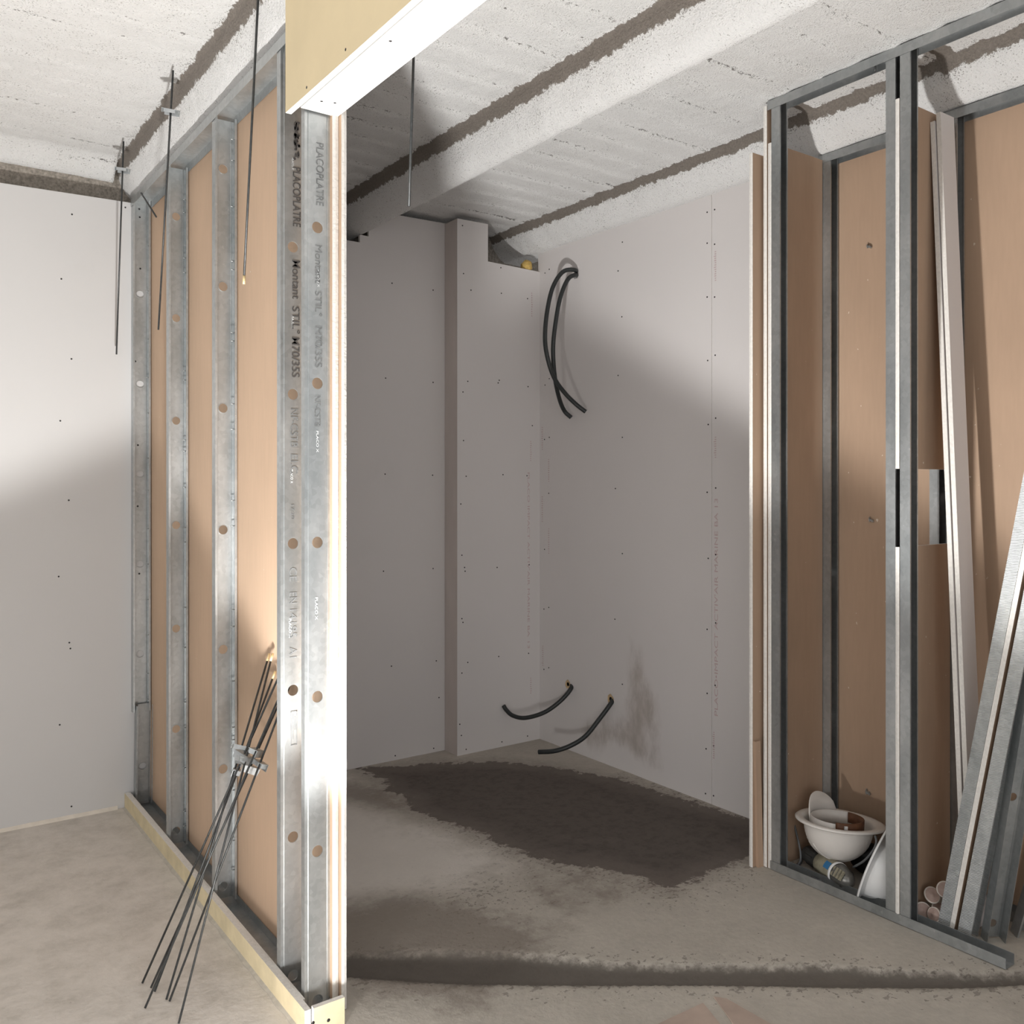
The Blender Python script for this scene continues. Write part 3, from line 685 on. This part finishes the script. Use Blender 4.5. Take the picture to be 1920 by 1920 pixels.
# obox faces: -az +az -ay +ay -ax +ax
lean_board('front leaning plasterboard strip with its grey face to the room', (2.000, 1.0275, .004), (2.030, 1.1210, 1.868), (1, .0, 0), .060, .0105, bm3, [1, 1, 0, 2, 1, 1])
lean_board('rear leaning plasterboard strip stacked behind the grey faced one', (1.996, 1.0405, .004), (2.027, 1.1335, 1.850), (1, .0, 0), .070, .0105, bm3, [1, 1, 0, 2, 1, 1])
lc = 'metal profiles leaning at the right'
def lean_dir(du=-.175, dz=.957, dx=0.0): return Vector((dx, du, dz)).normalized()
Zl = lean_dir(); Al = Vector((1, 0, 0)); Bl = Zl.cross(Al).normalized()   # Bl points towards +Y side
if Bl.y > 0: Bl = -Bl
steel('metal_profile', 'leaning metal profile with a bright knurled face, leftmost at the right edge', 'metal profile', lc, .036, .025, 1.75, Al, Bl, Zl, (1.958+.018, 1.083, .004), lip=.004, hr=.009, mat=METALK)
mb = MB(); b0 = Vector((1.9585, 1.052, .002)); mb.obox(b0+Zl*.80+Vector((.012, 0, 0)), Vector((.012, 0, 0)), Bl*.0052, Zl*.80, [1, 1, 0, 0, 1, 1]); tag(mb.build('plasterboard_strip', [BACKD, CORE]), 'thin leaning plasterboard strip sandwiched between two metal profiles', 'plasterboard strip')
steel('metal_profile', 'leaning metal profile just right of the sandwiched board strip', 'metal profile', lc, .036, .028, 1.75, Al, Bl, Zl, (1.955+.018, 1.037, .003), lip=.004, hr=.009, mat=METALK)
Z3 = Vector((0.0, -.068, .46)).normalized(); A3 = Vector((.8126, -.583, 0)); B3 = A3.cross(Z3).normalized()
if B3.y > 0: B3 = -B3
steel('metal_profile', 'open metal profile with holes leaning at the far right edge', 'metal profile', lc, .040, .027, .80, A3, B3, Z3, (2.005, .990, .003), [.033, .325, .62], lip=.0, hr=.0095)
steel('metal_profile', 'dark metal profile leaning behind the holed one at the right edge', 'metal profile', lc, .040, .027, .80, A3, B3, Vector((.006, -.115, .46)).normalized(), (2.085, .965, .003), lip=.004, hr=.0095, mat=METALD)

# ---------------------------------------------------------------- hanger rods
def rod(name, label, group, a, b, clip_t=None, clip_dir=None, tip=None, r=.0024):
    a, b = Vector(a), Vector(b)
    root = empty(name, a, label, 'hanger rod', group)
    mb = MB(); mb.tube([a, b], r, 10)
    # thread rings at the end
    mb.build('shaft', STEELD, root)
    if tip: 
        d = (b-a).normalized(); e = b if tip == 'b' else a; sg = -1 if tip == 'b' else 1
        mb = MB(); mb.tube([e-d*sg*.001, e+d*sg*.016], r*1.25, 10); mb.build('brass_tip', BRASS, root)
    if clip_t is not None:
        c = a+(b-a)*clip_t; d = (b-a).normalized(); cd = Vector(clip_dir); cd = (cd-d*cd.dot(d)).normalized(); e = d.cross(cd).normalized()
        mb = MB(); w = .0195
        mb.obox(c, cd*w, e*.0095, d*.0006); mb.obox(c+e*.0095-d*.007, cd*w*.92, e*.0006, d*.007)
        mb.obox(c-e*.0095-d*.004, cd*w*.7, e*.0006, d*.004)
        for sg in (-1, 1): mb.obox(c+cd*sg*w-d*.0045, cd*.0006+d*.0003, e*.006, d*.0045)
        mb.build('clip', METAL, root)
    return root
rod('hanger_rod', 'hanging dark rod nearest the far left wall, with a clip near its top', 'rods hanging from the ceiling', (.6085, 2.905, 1.392), (.594, 2.745, 1.985), .88, (.8, -.55, 0))
rod('hanger_rod', 'hanging dark rod second from the far left wall, crossing the far stud', 'rods hanging from the ceiling', (.6085, 2.420, 1.399), (.588, 2.205, 1.985), .86, (.8, -.55, 0))
rod('hanger_rod', 'hanging dark rod with a brass tip before the brown board beside the header', 'rods hanging from the ceiling', (.610, 1.773, 1.401), (.612, 1.690, 1.985), tip='a')
p = ony(767, 387, 1.42); rod('hanger_rod', 'hanging dark rod in front of the white header soffit and the joists', 'rods hanging from the ceiling', p, (p.x+.003, 1.395, 1.985), tip=None)

bundle = [((312,1874), (505,1226), True, 'steepest leaning rod with a brass tip, leftmost at the top of the bundle'),
          ((335,1919), (511,1226), True, 'leaning rod of the bundle standing nearest the camera, rightmost foot on the floor'),
          ((290,1859), (516,1259), True, 'leaning rod of the bundle whose brass tip sits lowest, at the printed stud edge'),
          ((267,1843), (530,1252), False, 'leaning rod of the bundle with the leftmost foot on the floor'),
          ((283,1852), (527,1310), False, 'leaning rod of the bundle, foot second from the left'),
          ((272,1890), (540,1268), False, 'flattest leaning rod of the bundle, its foot forward of the left ones'),
          ((318,1877), (545,1280), False, 'leaning rod of the bundle, foot just beside the steepest rod')]
for k, ((u0, v0), (u1, v1), tip, lab) in enumerate(bundle):
    a = onz(u0, v0, .0025); b = onx(u1, v1, .7095-.005*(k % 2))
    # slide the clip to the height of the knot
    want = 1398+7.5*((k*3) % 7); t = min((q/400 for q in range(400)), key=lambda q: abs(project(a+(b-a)*q)[1]-want))
    rod('hanger_rod', lab, 'loose rods leaning in the left partition', a, b, t, Matrix.Rotation(k*.9, 3, 'Z') @ Vector((.8, -.58, 0)), tip='b' if tip else None, r=.0022)

# ---------------------------------------------------------------- conduits in the shower
def bez(P, n=40):
    P = [Vector(p) for p in P]; out = []
    Q = [P[0]*2-P[1]]+P+[P[-1]*2-P[-2]]
    for i in range(1, len(Q)-2):
        for k in range(n//max(1, len(P)-1)):
            t = k/(n//max(1, len(P)-1)); a, b, c, d = Q[i-1:i+3]
            out.append(.5*((2*b)+(c-a)*t+(2*a-5*b+4*c-d)*t*t+(3*b-a-3*c+d)*t**3))
    out.append(P[-1]); return out
def conduit(label, pts, r=.0098):
    P = [onx(u, v, 2.135-d) for u, v, d in pts]
    root = empty('conduit', P[0], label, 'conduit', 'black conduits in the shower walls')
    path = bez(P, 60); mb = MB(); mb.tube(path, r, 12, cap=False); 
    mb.tube(path[::-1], r*.72, 12, cap=False)
    e = path[-1]; d = (path[-1]-path[-2]).normalized(); M = Matrix.Translation(e) @ d.to_track_quat('Z', 'Y').to_matrix().to_4x4()
    mb.lathe([(r, 0), (r*.72, 0)], M, 12)
    mb.build('tube', BLACK, root)
    return root
conduit('upper black conduit looping furthest left, ending to the right below', [(1086,512,-.02),(1076,506,.02),(1055,510,.060),(1036,540,.11),(1025,590,.155),(1022,640,.175),(1029,680,.165),(1041,712,.13),(1060,738,.085),(1080,758,.045),(1098,772,.014)], .0080)
conduit('upper black conduit with the tighter loop, ending lowest', [(1086,518,-.02),(1077,516,.02),(1064,525,.055),(1050,560,.095),(1041,610,.125),(1037,655,.13),(1040,705,.115),(1048,745,.075),(1058,770,.035),(1071,783,.014)], .0080)
conduit('lower left black conduit curving up at its free end', [(1071,1280,-.02),(1070,1292,.012),(1050,1315,.05),(1020,1336,.095),(985,1346,.14),(962,1342,.165),(950,1332,.175),(944,1323,.18)], .0080)
conduit('lower right black conduit drooping towards the floor', [(1149,1308,-.02),(1146,1318,.008),(1124,1348,.05),(1098,1380,.10),(1070,1398,.15),(1040,1408,.19),(1010,1410,.22)], .0080)
def ring(u, v, w, h, mat=RINGM):
    p = onx(u, v, 2.135); mb = MB(); M = Matrix.Translation(p+Vector((-.0004, 0, 0))) @ Vector((-1,0,0)).to_track_quat('Z','Y').to_matrix().to_4x4()
    n = 22; out = [M @ Vector((h*math.cos(a)*(1+.08*math.sin(3*a+u)), w*math.sin(a)*(1+.1*math.sin(5*a)), .0006)) for a in [2*math.pi*k/n for k in range(n)]]
    inn = [M @ Vector((h*.45*math.cos(a), w*.45*math.sin(a), -.0004)) for a in [2*math.pi*k/n for k in range(n)]]
    mb.add(out+inn, [(k, (k+1) % n, n+(k+1) % n, n+k) for k in range(n)], 0); mb.add(inn, [tuple(range(n))], 1)
    mb.build('drilled_hole', [mat, HOLE], wrt)
ring(1080, 515, .0165, .0165, simple('grey_hole_edge', (.32,.30,.29), .9)); ring(1065, 1283, .0165, .0155); ring(1145, 1311, .0180, .0165)

# ---------------------------------------------------------------- floor tiles left in the screed (bottom right)
def tile(label, pts):
    c = [onz(u, v, .0028) for u, v in pts]; n = len(c); mb = MB(); lo = [Vector((p.x, p.y, -.004)) for p in c]
    mb.add(c, [tuple(range(n))]); [mb.add([c[i], lo[i], lo[(i+1)%n], c[(i+1)%n]], [(0,1,2,3)]) for i in range(n)]
    tag(mb.build('floor_tile', TILE, merge=2), label, 'floor tile', 'old floor tiles at the bottom edge')
tile('terracotta floor tile showing at the bottom edge, left of the pale joint', [(1318,1880),(1352,1922),(1225,1990),(1190,1940)])
tile('terracotta floor tile showing at the bottom edge, right of the pale joint', [(1338,1868),(1362,1872),(1450,1922),(1420,1960),(1390,1940)])

# ---------------------------------------------------------------- helmets, grinder, shade lump, wall plugs
def helmet(label, c, M3, mat, strap, flip):
    root = empty('safety_helmet', c, label, 'safety helmet', 'white safety helmets in the alcove')
    M = Matrix.Translation(Vector(c)) @ M3.to_4x4()
    R = .100; n = 56
    prof = []           # local: rim plane z=0, dome towards -z (upside down)
    for k in range(0, 15):
        a = math.pi/2*k/14; prof.append((.080*math.sin(a)**.9 if k else 0, -.092*math.cos(a)**.92 if k < 14 else 0))
    prof += [(.083, .002), (.090, .0045), (.097, .0035), (R, .001), (R+.0008, .0035), (.097, .0068), (.089, .0076), (.082, .0055)]
    inner = [(.0775, -.002)]+[(.0775*math.sin(math.pi/2*k/12), -.0885*math.cos(math.pi/2*k/12)) for k in range(11, -1, -1)]
    mb = MB(); mb.lathe(prof+inner, M, n); o = mb.build('shell', mat, root)
    # peak: brim grows to the front
    for v in o.data.vertices:
        q = M.inverted() @ (v.co/S); rr = math.hypot(q.x, q.y)
        if rr > .0815 and q.z > -.004:
            k = max(0, q.x/rr)**2; q.x *= 1+.10*k; q.z -= .004*k
        q.x *= 1.06; q.y *= .97
        v.co = (M @ q)*S
    # three raised ribs along the crown
    for yy in (-.022, 0, .022):
        pts = []
        for k in range(15):
            a = -1.0+2.0*k/14; r_ = math.sqrt(max(0, 1-(yy/.08)**2)); pts.append(M @ Vector((.080*1.06*math.sin(a)*r_, yy, -.0925*math.cos(a)*r_)))
        m2 = MB(); m2.tube(pts, .0035, 6); m2.build('crown_rib', mat, root)
    if strap:
        def band(a0, a1, r, z0, z1, th, mt, nm, tilt=0):
            q = MB(); N = 24; vs_ = []
            for k in range(N+1):
                a = a0+(a1-a0)*k/N
                for rr, z in ((r, z0), (r, z1), (r-th, z1), (r-th, z0)): vs_.append(M @ Vector((rr*math.cos(a)*1.04, rr*math.sin(a)*.95, z+tilt*math.cos(a))))
            fs = [(4*k+i, 4*k+(i+1)%4, 4*k+4+(i+1)%4, 4*k+4+i) for k in range(N) for i in range(4)]+[(0,1,2,3)[::-1], (4*N, 4*N+1, 4*N+2, 4*N+3)]
            q.add(vs_, fs, 0, True); q.build(nm, mt, root, merge=2)
        band(-2.0, .85, .060, -.012, .014, .003, LEATH, 'sweatband')
        band(.85, 4.28, .066, -.02, .012, .002, HELM, 'headband')
        # nape flap standing up at the back left
        q = MB(); vs_ = []; N = 14
        for k in range(N+1):
            a = 1.30+1.65*k/N; hgt = .046*math.sin(math.pi*k/N)**.55+.012
            for rr, z in ((.069, -.010), (.073, hgt), (.0705, hgt), (.0665, -.010)): vs_.append(M @ Vector((rr*math.cos(a), rr*math.sin(a), z)))
        q.add(vs_, [(4*k+i, 4*k+(i+1)%4, 4*k+4+(i+1)%4, 4*k+4+i) for k in range(N) for i in range(4)]+[(0,1,2,3)[::-1], (4*N, 4*N+1, 4*N+2, 4*N+3)], 0, True); q.build('nape_strap', HELM, root, merge=2)
        q = MB(); q.obox(M @ Vector((-.005, -.064, .006)), M3 @ Vector((.004,0,0)), M3 @ Vector((0,.002,0)), M3 @ Vector((0,0,.004))); q.build('buckle', HELMW, root)
    return root
hc = onx(1572, 1546, 2.005); hc.z = .1385
tilt = Matrix.Rotation(math.radians(4), 3, 'Y') @ Matrix.Rotation(-YAW, 3, 'Z')
helmet('upside-down white safety helmet with a brown leather sweatband, lying on the grinder', hc, tilt, HELM, True, True)
h2 = onx(1643, 1621, 1.985)
dd = (RT*.74-UP*.30-FW*.55).normalized(); zz = -dd; xx = (UP-zz*UP.dot(zz)).normalized(); yy = zz.cross(xx)
Mside = Matrix((xx, yy, zz)).transposed()
helmet('clean white safety helmet tipped on its side, half hidden by the paired studs', h2, Mside, HELMW, False, False)

g0, g1 = onz(1512, 1598, .030), onz(1592, 1652, .030)
gr = empty('angle_grinder', (g0+g1)/2, 'dusty beige angle grinder with a blue label under the helmet', 'angle grinder')
ax = (g1-g0).normalized(); Lg = (g1-g0).length
Mg = Matrix.Translation(g0) @ ax.to_track_quat('Z', 'Y').to_matrix().to_4x4()
q = MB(); q.lathe([(0, 0), (.016, .001), (.021, .008), (.022, .03), (.0205, .045), (.020, .062)], Mg, 20)
for k in range(9):
    a = 2*math.pi*k/9; d = Mg.to_3x3() @ Vector((math.cos(a), math.sin(a), 0)); q.obox(g0+ax*.035+d*.0215, d*.0016, ax.cross(d)*.0022, ax*.018)
q.build('rear_housing', TOOLD, gr)
q = MB(); q.lathe([(0, .058), (.020, .060), (.0255, .066), (.0265, .10), (.0265, .128), (.025, .134), (0, .135)], Mg, 24); q.build('motor_housing', TOOLB, gr)
# blue label patch on the side facing the room
tocam = (EYE-(g0+ax*.115)).normalized(); sd_ = (tocam-ax*tocam.dot(ax)).normalized(); bt = ax.cross(sd_)
q = MB(); c = g0+ax*.118; vs_ = []
for k in range(7):
    a = -.45+.7*k/6
    for s_ in (-.010, .010): vs_.append(c+ax*s_+(sd_*math.cos(a)+bt*math.sin(a))*.0272)
q.add(vs_, [(2*k, 2*k+1, 2*k+3, 2*k+2) for k in range(6)]); q.build('blue_label', BLUE, gr, solid=.0006)
q = MB(); q.lathe([(0, .133), (.024, .134), (.0265, .140), (.025, .150), (.021, .170), (.012, .186), (0, .190)], Mg, 20)
hd_c = g0+ax*.160; q.lathe([(0, -.030), (.017, -.030), (.018, -.004), (.022, .0), (.0, .004)], Matrix.Translation(hd_c+Vector((0, 0, .012))), 18)
q.build('gear_head', TOOLM, gr)
q = MB()
for k in range(4):
    d = ax*(.142+.011*k); e = ax.cross(Vector((0, 0, 1))).normalized(); q.obox(g0+d+sd_*.0235, bt*.012, sd_*.0022, ax*.0028)
q.build('cooling_rib', TOOLB, gr)
q = MB(); q.lathe([(.0272, .0), (.0285, .002), (.0285, .007), (.0272, .009)], Matrix.Translation(g0+ax*.129) @ ax.to_track_quat('Z', 'Y').to_matrix().to_4x4(), 24); q.build('collar_ring', HELMW, gr)
def cord(pts, r=.0042): q = MB(); q.tube(bez(pts, 48), r, 8); q.build('power_cord', CORDM, gr)
cord([g0, onx(1506,1596,2.04), onx(1500,1618,1.99), onz(1486,1628,.006), onz(1510,1634,.006), onz(1530,1650,.006), onz(1545,1652,.006)])
wg = 'loose grey wires in the alcove'
q = MB(); q.tube(bez([onz(1495,1624,.004), onx(1501,1612,1.975), onx(1500,1592,1.985), onx(1494,1565,1.995), onx(1488,1541,2.0)], 40), .0027, 8); tag(q.build('grey_wire', CORDM), 'thin grey wire standing up left of the upside-down helmet', 'wire', wg)
q = MB(); q.tube(bez([onx(1600,1626,1.985), onx(1620,1614,1.975), onx(1636,1596,1.975), onx(1643,1580,1.98), onx(1641,1567,1.985)], 40), .0027, 8); tag(q.build('grey_wire', CORDM), 'thin grey wire curving up between the two white helmets', 'wire', wg)

def blob(mb, c, rx, ry, rz, seed, amp=.12, n=20, m=14):
    vs_ = []; fs = []
    for i in range(m+1):
        ph = math.pi*i/m
        for k in range(n):
            a = 2*math.pi*k/n; d = Vector((math.sin(ph)*math.cos(a), math.sin(ph)*math.sin(a), math.cos(ph)))
            s_ = 1+amp*mnoise.noise(d*2.3+Vector((seed, 0, 0)))
            vs_.append(Vector(c)+Vector((d.x*rx*s_, d.y*ry*s_, max(-1, d.z*s_)*rz)))
    for i in range(m):
        for k in range(n): fs.append((i*n+k, (i+1)*n+k, (i+1)*n+(k+1)%n, i*n+(k+1)%n))
    mb.add(vs_, fs, 0, True)
q = MB(); blob(q, (2.078, 1.300, .040), .038, .090, .040, 3, .22); tag(q.build('shade_lump', SHADE), 'black lump added as the shadow behind the grinder', 'shade lump')  # lump added where only black shadow lies behind the grinder

ag_ = 'round wall plugs by the paired studs'
def plug(label, u, v, x, nrm, r=.0185, stem=True):
    p = onx(u, v, x); p.z = max(p.z, r*.95); nrm = Vector(nrm).normalized(); root = empty('insulation_anchor', p, label, 'insulation anchor', ag_)
    M = Matrix.Translation(p) @ nrm.to_track_quat('Z', 'Y').to_matrix().to_4x4()
    q = MB(); q.lathe([(0, .0012), (.004, .0012), (.0045, .0006), (r*.88, .0008)], M, 24); q.build('face_disc', ANCH, root)
    q = MB(); q.lathe([(r*.88, .0009), (r, .0004), (r, -.003), (0, -.0035)], M, 24); q.build('plate', ANCHE, root)
    q = MB(); q.lathe([(.0045, -.003), (.004, -.03), (0, -.032)], M, 10); q.build('stem', ANCHE, root)
plug('pinkish round insulation anchor nearest the paired stud', 1730, 1707, 1.962, (-.62, -.75, .22))
plug('pale edged round insulation anchor turned aside on the floor track', 1751, 1715, 1.962, (-.95, .1, .30), .0165)
plug('round insulation anchor on top of the little pile', 1748, 1678, 1.985, (-.45, -.70, .60))
plug('round insulation anchor half hidden by the knurled profile', 1772, 1668, 2.005, (-.75, -.6, .3))
plug('round insulation anchor lying under the others, only its rim showing', 1762, 1704, 1.992, (-.3, -.5, .85), .0175)
